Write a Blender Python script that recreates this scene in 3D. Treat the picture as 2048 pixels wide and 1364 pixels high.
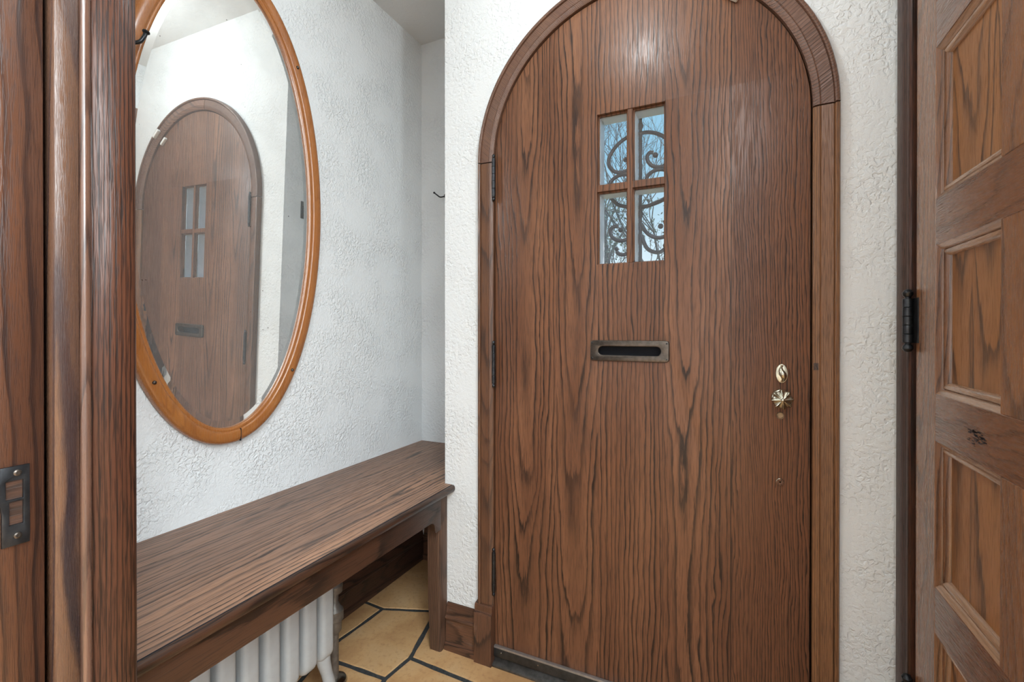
import bpy, bmesh, math, random
from mathutils import Vector, Matrix, noise as mnoise

# ------------------------------------------------------------------ clear
for o in list(bpy.data.objects):
    bpy.data.objects.remove(o, do_unlink=True)
S = bpy.context.scene
COL = S.collection
PI = math.pi

# ------------------------------------------------------------------ camera
cam_d = bpy.data.cameras.new('camera')
cam = bpy.data.objects.new('camera', cam_d)
COL.objects.link(cam)
cam_d.sensor_width = 36.0
cam_d.lens = 923.34 / 2048 * 36.0
cam_d.shift_y = -(682.0 - 662.02) / 2048
cam_d.clip_start = 0.02
cam.location = (0, 0, 1.15)
cam.rotation_euler = (math.radians(90 - 0.188), 0, math.radians(25.162))
S.camera = cam

# ------------------------------------------------------------------ world (daylight sky outside)
W = bpy.data.worlds.new('sky'); S.world = W; W.use_nodes = True
nt = W.node_tree; nt.nodes.clear()
o_ = nt.nodes.new('ShaderNodeOutputWorld'); bg = nt.nodes.new('ShaderNodeBackground')
tcw = nt.nodes.new('ShaderNodeTexCoord'); sp = nt.nodes.new('ShaderNodeSeparateXYZ'); rw = nt.nodes.new('ShaderNodeValToRGB')
nt.links.new(tcw.outputs['Generated'], sp.inputs[0]); nt.links.new(sp.outputs['Z'], rw.inputs[0])
rw.color_ramp.elements[0].position = 0.12; rw.color_ramp.elements[0].color = (0.72, 0.86, 0.93, 1)
rw.color_ramp.elements[1].position = 0.34; rw.color_ramp.elements[1].color = (0.27, 0.56, 0.76, 1)
nt.links.new(rw.outputs[0], bg.inputs['Color']); bg.inputs['Strength'].default_value = 1.05
nt.links.new(bg.outputs[0], o_.inputs['Surface'])

# ------------------------------------------------------------------ lights and exposure
LAMP = Vector((-0.30, 0.95, 2.40))
def light(name, kind, loc, energy, color=(1, 1, 1), size=1.0, size_y=None, rot=(0, 0, 0)):
    d = bpy.data.lights.new(name, kind); d.energy = energy; d.color = color
    if kind == 'AREA':
        d.shape = 'RECTANGLE'; d.size = size; d.size_y = size_y or size
    else:
        d.shadow_soft_size = size
    o = bpy.data.objects.new(name, d); COL.objects.link(o); o.location = loc; o.rotation_euler = rot
    return o
light('vestibule_bulb', 'POINT', LAMP, 10.0, (0.86, 0.96, 1.0), 0.022)
light('hall_fill_light', 'AREA', (0.95, -0.65, 2.56), 118.0, (0.84, 0.94, 1.0), 1.3, 1.1)  # added fill from behind the camera, stands for no known ceiling lamp
light('hall_fill_light', 'AREA', (1.7, -2.3, 2.56), 50.0, (0.84, 0.94, 1.0), 1.4, 1.0)  # second added fill, deeper in the unseen hall
light('hall_side_fill_light', 'AREA', (2.46, -0.95, 2.15), 105.0, (0.85, 0.95, 1.0), 0.7, 1.5, (0, PI / 2, 0))  # added fill aimed at the left wall; no window is modelled here
sun_d = bpy.data.lights.new('sun', 'SUN'); sun_d.energy = 3.0; sun_d.angle = 0.01; sun_d.color = (1.0, 0.97, 0.93)
sun = bpy.data.objects.new('sun', sun_d); COL.objects.link(sun); sun.location = (6, 4, 6)
sun.rotation_euler = Vector((-1.0, -0.34, -0.70)).to_track_quat('-Z', 'Y').to_euler()
VS = S.view_settings
VS.view_transform = 'Standard'; VS.look = 'None'; VS.exposure = 0.0; VS.gamma = 1.0; VS.use_curve_mapping = False

# ------------------------------------------------------------------ material helpers
class NT:
    def __init__(self, name):
        self.m = bpy.data.materials.new(name); self.m.use_nodes = True
        self.t = self.m.node_tree; self.t.nodes.clear()
        self.out = self.t.nodes.new('ShaderNodeOutputMaterial')
        self.b = self.t.nodes.new('ShaderNodeBsdfPrincipled')
        self.t.links.new(self.b.outputs[0], self.out.inputs['Surface'])
    def n(self, typ, **k):
        x = self.t.nodes.new(typ)
        for a, v in k.items(): setattr(x, a, v)
        return x
    def l(self, a, b): self.t.links.new(a, b)
    def math(self, op, a, b=None, c=None, clamp=False):
        x = self.n('ShaderNodeMath', operation=op, use_clamp=clamp)
        for i, v in enumerate((a, b, c)):
            if v is None: continue
            if isinstance(v, (int, float)): x.inputs[i].default_value = v
            else: self.l(v, x.inputs[i])
        return x.outputs[0]
    def noise(self, vec, scale=1.0, detail=3.0, rough=0.5, dist=0.0):
        x = self.n('ShaderNodeTexNoise'); self.l(vec, x.inputs['Vector'])
        x.inputs['Scale'].default_value = scale; x.inputs['Detail'].default_value = detail
        x.inputs['Roughness'].default_value = rough; x.inputs['Distortion'].default_value = dist
        return x.outputs['Fac']
    def comb(self, a, b, c):
        x = self.n('ShaderNodeCombineXYZ')
        for i, v in enumerate((a, b, c)):
            if isinstance(v, (int, float)): x.inputs[i].default_value = v
            else: self.l(v, x.inputs[i])
        return x.outputs[0]
    def ramp(self, fac, stops, interp='LINEAR'):
        x = self.n('ShaderNodeValToRGB'); cr = x.color_ramp; cr.interpolation = interp
        while len(cr.elements) < len(stops): cr.elements.new(0.5)
        for e, (p, c) in zip(cr.elements, stops):
            e.position = p
            e.color = (c, c, c, 1) if isinstance(c, (int, float)) else (*c, 1)
        self.l(fac, x.inputs[0]); return x.outputs[0]
    def mix(self, fac, a, b, blend='MIX'):
        x = self.n('ShaderNodeMix', data_type='RGBA', blend_type=blend)
        for sock, v in ((x.inputs[0], fac), (x.inputs[6], a), (x.inputs[7], b)):
            if isinstance(v, (int, float)): sock.default_value = v
            elif isinstance(v, tuple): sock.default_value = (*v, 1)
            else: self.l(v, sock)
        return x.outputs[2]
    def bump(self, h, strength, dist):
        x = self.n('ShaderNodeBump'); x.inputs['Strength'].default_value = strength; x.inputs['Distance'].default_value = dist
        self.l(h, x.inputs['Height']); self.l(x.outputs[0], self.b.inputs['Normal'])
    def set(self, **k):
        for a, v in k.items(): self.b.inputs[a.replace('_', ' ')].default_value = v

def wood(name, light, light2, dark, g='Z', u='X', spacing=0.0075, period=0.17, depth=0.055, slope=0.03,
         boards=None, rough=0.34, contrast=1.0, pore=0.5, rot=0.0, bump=0.25, wobble=0.010, coat=0.0, worn=None, rag=1.0, pf=420.0, spec=0.45, straight=False, seams=()):
    N = NT(name)
    tc = N.n('ShaderNodeTexCoord'); src = tc.outputs['Object']
    if rot:
        mp = N.n('ShaderNodeMapping'); mp.inputs['Rotation'].default_value = (0, rot, 0); N.l(src, mp.inputs[0]); src = mp.outputs[0]
    sx = N.n('ShaderNodeSeparateXYZ'); N.l(src, sx.inputs[0])
    G, U = sx.outputs[g], sx.outputs[u]
    other = [a for a in 'XYZ' if a not in (g, u)][0]
    Wd = sx.outputs[other]
    rnd = N.n('ShaderNodeObjectInfo').outputs['Random']
    tone = None
    if boards:
        lo, hi = boards[0][0], boards[-1][1]
        t = N.math('DIVIDE', N.math('SUBTRACT', U, lo), hi - lo)
        st = [(max(0.0, (b[0] - lo) / (hi - lo)), ((b[2] - lo) / (hi - lo) * 0.25 + 0.375, b[3] * 5, b[4], b[5] if len(b) > 5 else 0.5)) for b in boards]
        x = N.n('ShaderNodeValToRGB'); cr = x.color_ramp; cr.interpolation = 'CONSTANT'
        while len(cr.elements) < len(st): cr.elements.new(0.5)
        for e, (p, c) in zip(cr.elements, st): e.position = p; e.color = c
        N.l(t, x.inputs[0])
        s3 = N.n('ShaderNodeSeparateColor'); N.l(x.outputs[0], s3.inputs[0])
        u0 = N.math('ADD', N.math('MULTIPLY', N.math('DIVIDE', N.math('SUBTRACT', s3.outputs[0], 0.375), 0.25), hi - lo), lo)
        dbase = N.math('DIVIDE', s3.outputs[1], 5.0)
        seed = N.math('MULTIPLY', s3.outputs[2], 37.0)
        up = N.math('SUBTRACT', U, u0)
        tone = s3.outputs[2]
        spacing_s = N.math('MULTIPLY', N.math('ADD', x.outputs['Alpha'], 0.5), spacing)
    else:
        seed = N.math('MULTIPLY', rnd, 37.0)
        spacing_s = spacing
        up = N.math('ADD', U, 2.0) if straight else N.math('SUBTRACT', N.math('PINGPONG', N.math('ADD', U, N.math('MULTIPLY', rnd, 3.0)), period), period * 0.35)
        dbase = N.math('ADD', N.math('MULTIPLY', Wd, 0.6), depth + 1.0) if False else depth
    v1 = N.comb(N.math('MULTIPLY', U, 3.5), seed, N.math('MULTIPLY', G, 1.7))
    n1 = N.math('SUBTRACT', N.noise(v1, 1.0, 2.0, 0.5), 0.5)
    v1b = N.comb(N.math('MULTIPLY', U, 9.0), N.math('ADD', seed, 9.1), N.math('MULTIPLY', G, 2.6))
    n1b = N.math('SUBTRACT', N.noise(v1b, 1.0, 3.0, 0.5), 0.5)
    d = N.math('ADD', N.math('ADD', dbase, N.math('MULTIPLY', n1, wobble * 3.0)), N.math('MULTIPLY', G, -slope))
    d = N.math('ADD', d, N.math('MULTIPLY', Wd, 0.7)) if not boards else d
    upw = N.math('ADD', up, N.math('MULTIPLY', n1b, 0.0 if straight else 0.045))
    r = N.math('SQRT', N.math('ADD', N.math('MULTIPLY', upw, upw), N.math('MULTIPLY', d, d)))
    v2 = N.comb(N.math('MULTIPLY', U, 70.0), seed, N.math('MULTIPLY', G, 5.0))
    v3 = N.comb(N.math('MULTIPLY', U, 240.0), seed, N.math('MULTIPLY', G, 22.0))
    n2 = N.noise(v2, 1.0, 2.0, 0.5); n3 = N.noise(v3, 1.0, 2.0, 0.6)
    r = N.math('ADD', r, N.math('MULTIPLY', n2, spacing * 0.30 * rag))
    r = N.math('ADD', r, N.math('MULTIPLY', n3, spacing * 0.34 * rag))
    v5 = N.comb(N.math('MULTIPLY', U, 24.0), N.math('ADD', seed, 5.7), N.math('MULTIPLY', G, 3.2))
    r = N.math('ADD', r, N.math('MULTIPLY', N.noise(v5, 1.0, 3.0, 0.55), spacing * 1.1 * rag))
    # uneven ring widths
    v4 = N.comb(N.math('MULTIPLY', r, 38.0), seed, 0.0)
    r = N.math('ADD', r, N.math('MULTIPLY', N.noise(v4, 1.0, 1.0, 0.5), spacing * 1.6))
    f = N.math('FRACT', N.math('DIVIDE', r, spacing_s))
    m = N.ramp(f, [(0.0, 0.6), (0.04, 1.0), (0.15, 0.88), (0.24, 0.42), (0.40, 0.12), (0.70, 0.0), (0.95, 0.0), (1.0, 0.5)])
    v6 = N.comb(N.math('MULTIPLY', U, 16.0), N.math('ADD', seed, 1.7), N.math('MULTIPLY', G, 2.2))
    m = N.math('MULTIPLY', m, N.ramp(N.noise(v6, 1.0, 3.0, 0.6), [(0.34, 0.52), (0.58, 1.0)]))
    vp = N.comb(N.math('MULTIPLY', U, pf), N.math('MULTIPLY', Wd, pf), N.math('MULTIPLY', G, pf / 26))
    p = N.ramp(N.noise(vp, 1.0, 2.0, 0.6), [(0.48, 0.0), (0.66, 1.0)])
    vb = N.comb(N.math('MULTIPLY', U, 10.0), N.math('ADD', seed, 3.3), N.math('MULTIPLY', G, 1.4))
    nb = N.ramp(N.noise(vb, 1.0, 3.0, 0.55), [(0.32, 0.0), (0.68, 1.0)])
    base = N.mix(nb, light, light2)
    if tone is not None:
        base = N.mix(N.math('MULTIPLY', tone, 0.7), base, light2)
    col = N.mix(N.math('MULTIPLY', m, contrast, clamp=True), base, dark)
    for e_, w_ in seams:
        ln = N.math('LESS_THAN', N.math('ABSOLUTE', N.math('SUBTRACT', U, e_)), w_)
        col = N.mix(N.math('MULTIPLY', ln, 0.85), col, (0.02, 0.013, 0.010))
    pm = N.math('MULTIPLY', p, pore)
    col = N.mix(pm, col, dark)
    if worn:
        vw = N.comb(N.math('MULTIPLY', U, 30.0), seed, N.math('MULTIPLY', G, 9.0))
        wn = N.ramp(N.noise(vw, 1.0, 5.0, 0.65), [(0.60, 0.0), (0.70, 1.0)])
        col = N.mix(N.math('MULTIPLY', wn, worn[1]), col, worn[0])
    N.l(col, N.b.inputs['Base Color'])
    rr = N.math('ADD', N.math('MULTIPLY', p, 0.18), rough)
    N.l(rr, N.b.inputs['Roughness'])
    N.set(Specular_IOR_Level=spec)
    if coat: N.set(Coat_Weight=coat, Coat_Roughness=0.22)
    if bump:
        h = N.math('SUBTRACT', 1.0, N.math('ADD', N.math('MULTIPLY', m, 0.5), N.math('MULTIPLY', p, 0.6)))
        N.bump(h, bump, 0.0012)
    return N.m

def plaster(name, col, scale=34.0, strength=0.55, dist=0.004):
    N = NT(name)
    src = N.n('ShaderNodeTexCoord').outputs['Object']
    a = N.noise(src, scale, 2.5, 0.5, 0.5)
    ra = N.ramp(a, [(0.40, 0.0), (0.50, 0.7), (0.60, 1.0)])
    b = N.noise(src, scale * 2.3, 3.0, 0.55, 0.6)
    big = N.ramp(N.noise(src, 7.0, 3.0, 0.5), [(0.36, 0.15), (0.62, 1.0)])
    h = N.math('ADD', N.math('MULTIPLY', ra, big), N.math('MULTIPLY', b, 0.55))
    N.bump(h, strength, dist)
    t = N.ramp(N.noise(src, 2.2, 3.0, 0.5), [(0.3, tuple(c * 0.97 for c in col)), (0.7, col)])
    N.l(t, N.b.inputs['Base Color']); N.set(Roughness=0.55, Specular_IOR_Level=0.35)
    return N.m

def plain(name, col, rough=0.5, metal=0.0, var=0.0, vscale=30.0, col2=None, bump=0.0, **k):
    N = NT(name)
    src = N.n('ShaderNodeTexCoord').outputs['Object']
    c2 = col2 or tuple(c * (1 - var) for c in col)
    n = N.noise(src, vscale, 4.0, 0.6)
    N.l(N.ramp(n, [(0.35, c2), (0.62, col)]), N.b.inputs['Base Color'])
    N.set(Roughness=rough, Metallic=metal, **k)
    if bump: N.bump(N.noise(src, vscale * 6, 3.0, 0.6), bump, 0.001)
    return N.m

# ------------------------------------------------------------------ materials
DOOR_BOARDS = [  # (from, to, heart position, distance behind the face, seed)
    (-0.740, -0.505, -0.612, 0.080, 0.11, 0.55), (-0.505, -0.372, -0.440, 0.085, 0.37, 0.75), (-0.372, -0.176, -0.800, 0.160, 0.62, 0.70),
    (-0.176, 0.0055, -0.115, 0.080, 0.23, 0.45), (0.0055, 0.200, 0.330, 0.120, 0.97, 0.10)]
M = {}
M['door'] = wood('oak_door', (0.270, 0.123, 0.064), (0.161, 0.068, 0.035), (0.024, 0.014, 0.011), spacing=0.0115, boards=DOOR_BOARDS, rough=0.33, pore=0.42, wobble=0.014, spec=0.38, seams=((0.0055, 0.0012), (-0.176, 0.0004)))
M['casing'] = wood('oak_casing', (0.201, 0.097, 0.050), (0.141, 0.063, 0.033), (0.045, 0.025, 0.018), spacing=0.0055, period=0.11, pore=0.5, contrast=0.8, rag=0.7)
M['casing_light'] = wood('oak_casing_worn', (0.279, 0.130, 0.058), (0.195, 0.086, 0.037), (0.056, 0.029, 0.017), spacing=0.0036, straight=True, pore=0.6, contrast=0.8, wobble=0.003, slope=0.004, rag=0.8, pf=520.0)
M['arch_left'] = wood('oak_arch_left', (0.212, 0.113, 0.071), (0.162, 0.079, 0.051), (0.044, 0.026, 0.021), spacing=0.0042, depth=0.03, slope=0.0, wobble=0.004, period=0.6, rot=0.80, pore=0.4, bump=0.6, straight=True, rag=0.5, contrast=0.8)
M['arch_right'] = wood('oak_arch_right', (0.208, 0.106, 0.068), (0.157, 0.076, 0.049), (0.044, 0.025, 0.019), spacing=0.0042, depth=0.03, slope=0.0, wobble=0.004, period=0.6, rot=-0.95, pore=0.4, bump=0.6, straight=True, rag=0.5, contrast=0.8)
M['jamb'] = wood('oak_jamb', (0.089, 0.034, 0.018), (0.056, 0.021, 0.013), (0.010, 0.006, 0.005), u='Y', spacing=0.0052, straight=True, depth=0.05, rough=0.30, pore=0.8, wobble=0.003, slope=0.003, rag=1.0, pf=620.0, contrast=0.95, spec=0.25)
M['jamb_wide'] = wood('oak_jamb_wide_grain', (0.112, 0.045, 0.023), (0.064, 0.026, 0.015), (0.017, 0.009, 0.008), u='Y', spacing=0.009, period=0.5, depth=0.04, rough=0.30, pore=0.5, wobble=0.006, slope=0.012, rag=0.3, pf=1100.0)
M['jamb_fig'] = wood('oak_stop_figured', (0.148, 0.076, 0.045), (0.101, 0.051, 0.031), (0.025, 0.017, 0.020), u='Y', spacing=0.014, period=0.5, depth=0.03, rough=0.26, pore=0.35, wobble=0.012, slope=0.015, rag=0.25, pf=1100.0)
M['bead'] = wood('oak_bead', (0.136, 0.068, 0.044), (0.096, 0.048, 0.032), (0.036, 0.020, 0.016), u='Y', spacing=0.006, period=0.1, rough=0.20, pore=0.3, bump=0.1, coat=0.4)
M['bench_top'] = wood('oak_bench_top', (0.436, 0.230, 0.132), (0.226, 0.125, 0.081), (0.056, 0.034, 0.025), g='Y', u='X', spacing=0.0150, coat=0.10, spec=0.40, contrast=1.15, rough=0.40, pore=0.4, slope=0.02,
    seams=((-1.325, 0.0006), (-1.215, 0.0004), (-1.095, 0.0004), (-0.985, 0.0004)), boards=[(-1.42, -1.325, -1.20, 0.05, 0.80), (-1.325, -1.215, -1.27, 0.06, 0.55), (-1.215, -1.095, -1.05, 0.07, 0.70), (-1.095, -0.985, -1.02, 0.06, 0.12), (-0.985, -0.88, -1.10, 0.09, 0.05)])
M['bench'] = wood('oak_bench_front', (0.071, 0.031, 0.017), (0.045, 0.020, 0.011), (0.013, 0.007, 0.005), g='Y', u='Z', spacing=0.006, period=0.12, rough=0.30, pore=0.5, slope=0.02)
M['bench_leg'] = wood('oak_bench_leg', (0.155, 0.086, 0.054), (0.108, 0.056, 0.035), (0.036, 0.020, 0.014), g='Z', u='Y', spacing=0.006, period=0.1, pore=0.5)
M['base'] = wood('oak_baseboard', (0.158, 0.071, 0.038), (0.094, 0.044, 0.026), (0.026, 0.015, 0.011), g='X', u='Z', spacing=0.006, period=0.1, pore=0.5, worn=((0.55, 0.42, 0.33), 0.10))
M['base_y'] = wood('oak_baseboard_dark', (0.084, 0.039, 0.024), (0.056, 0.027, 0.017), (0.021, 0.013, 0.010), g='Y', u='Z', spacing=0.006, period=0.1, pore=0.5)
M['plinth'] = wood('oak_plinth', (0.165, 0.074, 0.039), (0.101, 0.046, 0.027), (0.027, 0.015, 0.011), spacing=0.006, period=0.1, pore=0.5, worn=((0.55, 0.42, 0.33), 0.08))
SD = ((0.350, 0.152, 0.064), (0.250, 0.104, 0.042), (0.085, 0.040, 0.022))
M['sd_stile'] = wood('side_door_stile', *SD, g='Z', u='Y', spacing=0.005, period=0.2, depth=0.02, slope=0.01, contrast=0.75, pore=0.45, rough=0.24, wobble=0.012, coat=0.35, spec=0.6, pf=700.0, rag=0.8)
M['sd_rail'] = wood('side_door_rail', (0.260, 0.108, 0.048), (0.175, 0.070, 0.033), SD[2], g='Y', u='Z', spacing=0.005, period=0.16, depth=0.04, slope=0.01, contrast=0.7, pore=0.55, rough=0.24, coat=0.35, spec=0.6, pf=700.0, rag=0.8)
M['sd_panel'] = wood('side_door_panel', (0.430, 0.190, 0.072), (0.320, 0.134, 0.048), (0.105, 0.052, 0.028), g='Z', u='Y', spacing=0.0065, period=0.16, depth=0.05, slope=0.03, contrast=1.0, pore=0.45, rough=0.34, coat=0.0, spec=0.35, pf=700.0, rag=0.8)
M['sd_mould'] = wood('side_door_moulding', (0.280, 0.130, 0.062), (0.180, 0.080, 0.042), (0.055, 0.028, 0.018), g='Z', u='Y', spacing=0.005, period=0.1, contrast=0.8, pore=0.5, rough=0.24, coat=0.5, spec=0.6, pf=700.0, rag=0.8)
M['sd_mould_h_lit'] = wood('side_door_moulding_flat_lit', (0.500, 0.300, 0.180), (0.420, 0.235, 0.135), (0.180, 0.105, 0.068), g='Y', u='Z', spacing=0.005, period=0.1, contrast=0.6, pore=0.4, rough=0.24, coat=0.8, spec=0.6, pf=700.0, rag=0.8)  # lamp highlight on the flat mouldings put into a paler oak colour
M['mirror_wood'] = wood('honey_oak_frame', (0.394, 0.152, 0.041), (0.312, 0.107, 0.028), (0.156, 0.049, 0.015), g='Z', u='Y', spacing=0.005, period=0.15, contrast=0.35, pore=0.22, rough=0.24, bump=0.08, coat=0.3)
M['wall'] = plaster('white_plaster', (0.805, 0.82, 0.825), 95.0, 0.8, 0.0030)
M['wall_rough'] = plaster('white_plaster_trowelled', (0.81, 0.83, 0.835), 78.0, 0.65, 0.0030)
M['ceiling'] = plaster('ceiling_plaster', (0.74, 0.74, 0.73), 30.0, 0.15)
M['hallwall'] = plain('hall_paint', (0.76, 0.77, 0.78), 0.6)
M['black_metal'] = plain('blackened_iron', (0.055, 0.057, 0.062), 0.36, 0.85, 0.4, 60.0)
M['wrought'] = plain('painted_wrought_iron', (0.045, 0.036, 0.052), 0.5, 0.2, 0.3, 40.0)
M['bronze'] = plain('dark_bronze', (0.125, 0.105, 0.090), 0.34, 0.9, 0.35, 70.0)
M['brass'] = plain('aged_brass', (0.64, 0.60, 0.48), 0.27, 1.0, 0.35, 60.0)
M['brass_dark'] = plain('dull_brass', (0.27, 0.19, 0.12), 0.40, 0.8, 0.4, 80.0)
M['flap'] = plain('slot_flap', (0.006, 0.007, 0.012), 0.8)
M['white_paint'] = plain('white_gloss_paint', (0.86, 0.85, 0.89), 0.35, 0.0, 0.08, 20.0)
M['radiator'] = plain('radiator_enamel', (0.35, 0.355, 0.355), 0.42, 0.0, 0.06, 40.0, bump=0.15)
M['pipe'] = plain('dull_pipe', (0.20, 0.18, 0.16), 0.45, 0.6, 0.3, 60.0)
M['chrome'] = plain('worn_chrome', (0.55, 0.54, 0.50), 0.22, 1.0, 0.3, 50.0)
M['alu'] = plain('anodised_threshold', (0.085, 0.088, 0.090), 0.38, 0.75, 0.35, 40.0)
M['alu_sill'] = plain('worn_sill_metal', (0.26, 0.25, 0.24), 0.42, 0.6, 0.4, 50.0)
M['alu_edge'] = plain('bright_sweep', (0.48, 0.46, 0.45), 0.30, 0.7, 0.2, 60.0)
M['bark'] = plain('bark', (0.12, 0.12, 0.14), 0.8, 0, 0.4, 12.0)
M['leaf'] = plain('leaf', (0.16, 0.23, 0.20), 0.6, 0, 0.5, 5.0)
M['lawn'] = plain('lawn', (0.12, 0.18, 0.06), 0.9, 0, 0.4, 3.0)
M['plastic'] = plain('white_plastic', (0.80, 0.79, 0.76), 0.4)
M['grout'] = plain('dark_grout', (0.050, 0.054, 0.056), 0.9, 0, 0.5, 120.0, bump=0.5)
def m_tile():
    N = NT('tan_stone_tile'); src = N.n('ShaderNodeTexCoord').outputs['Object']
    a = N.noise(src, 5.0, 5.0, 0.6, 0.6); b = N.noise(src, 60.0, 4.0, 0.65)
    c = N.ramp(a, [(0.30, (0.46, 0.24, 0.10)), (0.52, (0.62, 0.37, 0.17)), (0.72, (0.66, 0.44, 0.23))])
    c = N.mix(N.ramp(b, [(0.30, 0.55), (0.48, 0.0)]), c, (0.40, 0.20, 0.09))
    N.l(c, N.b.inputs['Base Color']); N.set(Roughness=0.42); N.bump(N.math('ADD', b, a), 0.18, 0.003); return N.m
M['tile'] = m_tile()
def m_glass():
    N = NT('window_glass'); N.set(Base_Color=(0.95, 0.98, 1.0, 1), Roughness=0.0, IOR=1.45, Transmission_Weight=1.0); return N.m
M['glass'] = m_glass()
def m_mirror():
    N = NT('silvered_glass'); src = N.n('ShaderNodeTexCoord').outputs['Object']
    a = N.noise(src, 9.0, 4.0, 0.6); sp_ = N.noise(src, 85.0, 2.0, 0.5)
    c = N.ramp(a, [(0.30, (0.80, 0.81, 0.80)), (0.60, (0.90, 0.91, 0.90))])
    c = N.mix(N.ramp(sp_, [(0.765, 0.0), (0.785, 1.0)]), c, (0.10, 0.09, 0.08))
    N.l(c, N.b.inputs['Base Color']); N.l(N.ramp(a, [(0.45, 0.004), (0.78, 0.022)]), N.b.inputs['Roughness']); N.set(Metallic=0.90); return N.m
M['mirror'] = m_mirror()
def m_lampglass():
    N = NT('clear_lamp_glass'); N.set(Base_Color=(1, 1, 1, 1), Roughness=0.05, Transmission_Weight=1.0, IOR=1.1); return N.m

# ------------------------------------------------------------------ mesh helpers
def link_mesh(name, bm, mat, parent=None, smooth=False, angle=None):
    bmesh.ops.recalc_face_normals(bm, faces=bm.faces[:])
    me = bpy.data.meshes.new(name); bm.to_mesh(me); bm.free()
    for m in (mat if isinstance(mat, (list, tuple)) else [mat]): me.materials.append(m)
    if smooth:
        for p in me.polygons: p.use_smooth = True
        if angle is not None:
            try: me.set_sharp_from_angle(angle=angle)
            except Exception: pass
    o = bpy.data.objects.new(name, me); COL.objects.link(o)
    if parent is not None: adopt(o, parent)
    return o
def root_loc(p):
    v = Vector((0, 0, 0))
    while p is not None:
        v += p.location; p = p.parent
    return v
def adopt(o, parent):
    o.parent = parent
    o.matrix_parent_inverse = Matrix.Translation(-root_world(parent))
ROOTS = {}
def root_world(p):  # all parts are modelled in world coordinates; only top-level empties carry a location
    return ROOTS.get(p.name, Vector((0, 0, 0)))
def thing(name, loc, label=None, category=None, group=None, kind=None):
    o = bpy.data.objects.new(name, None); COL.objects.link(o); o.location = loc; o.empty_display_size = 0.05
    ROOTS[o.name] = Vector(loc); tag(o, label, category, group, kind); return o
def tag(o, label=None, category=None, group=None, kind=None):
    if label: o['label'] = label
    if category: o['category'] = category
    if group: o['group'] = group
    if kind: o['kind'] = kind
    return o
def box(bm, x0, x1, y0, y1, z0, z1):
    vs = [bm.verts.new((x, y, z)) for x in (x0, x1) for y in (y0, y1) for z in (z0, z1)]
    for f in ((0, 1, 3, 2), (4, 6, 7, 5), (0, 4, 5, 1), (2, 3, 7, 6), (0, 2, 6, 4), (1, 5, 7, 3)):
        bm.faces.new([vs[i] for i in f])
    return vs
def bevel_all(bm, w, seg=2):
    bmesh.ops.bevel(bm, geom=bm.edges[:] , offset=w, segments=seg, profile=0.5, affect='EDGES')
def boxo(name, x0, x1, y0, y1, z0, z1, mat, parent=None, bev=0.0, seg=2):
    bm = bmesh.new(); box(bm, min(x0, x1), max(x0, x1), min(y0, y1), max(y0, y1), min(z0, z1), max(z0, z1))
    if bev: bevel_all(bm, bev, seg)
    return link_mesh(name, bm, mat, parent, smooth=bool(bev), angle=0.6)
def tube(bm, pts, rad, seg=10, caps=True):
    pts = [Vector(p) for p in pts]; n = len(pts)
    rads = rad if isinstance(rad, (list, tuple)) else [rad] * n
    rings = []; prev = None
    for i in range(n):
        t = (pts[min(i + 1, n - 1)] - pts[max(i - 1, 0)]).normalized()
        if prev is None:
            a = Vector((0, 0, 1)) if abs(t.z) < 0.9 else Vector((1, 0, 0))
            u = t.cross(a).normalized()
        else:
            u = (prev - t * prev.dot(t)).normalized()
        prev = u; v = t.cross(u)
        rings.append([bm.verts.new(pts[i] + (u * math.cos(2 * PI * k / seg) + v * math.sin(2 * PI * k / seg)) * rads[i]) for k in range(seg)])
    for a, b in zip(rings, rings[1:]):
        for k in range(seg): bm.faces.new((a[k], a[(k + 1) % seg], b[(k + 1) % seg], b[k]))
    if caps:
        bm.faces.new(rings[0]); bm.faces.new(rings[-1])
def lathe(bm, prof, origin, axis='Z', seg=24):
    """prof: (radius, height) along axis"""
    o = Vector(origin); rings = []
    for r, h in prof:
        ring = []
        for k in range(seg):
            c, s = math.cos(2 * PI * k / seg) * r, math.sin(2 * PI * k / seg) * r
            v = {'Z': (c, s, h), 'Y': (c, h, s), 'X': (h, c, s)}[axis]
            ring.append(bm.verts.new(o + Vector(v)))
        rings.append(ring)
    for a, b in zip(rings, rings[1:]):
        for k in range(seg): bm.faces.new((a[k], a[(k + 1) % seg], b[(k + 1) % seg], b[k]))
    for ring in (rings[0], rings[-1]): bm.faces.new(ring)
def sphere(bm, c, r, seg=12):
    bmesh.ops.create_uvsphere(bm, u_segments=seg, v_segments=seg // 2 + 2, radius=r, matrix=Matrix.Translation(c))
def smooth_pts(pts, n=6):
    """Catmull-Rom through pts"""
    P = [Vector(p) for p in pts]; P = [2 * P[0] - P[1]] + P + [2 * P[-1] - P[-2]]; out = []
    for i in range(1, len(P) - 2):
        for k in range(n):
            t = k / n; a, b, c, d = P[i - 1:i + 3]
            out.append(0.5 * ((2 * b) + (c - a) * t + (2 * a - 5 * b + 4 * c - d) * t * t + (3 * b - a - 3 * c + d) * t ** 3))
    out.append(P[-2]); return out
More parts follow.
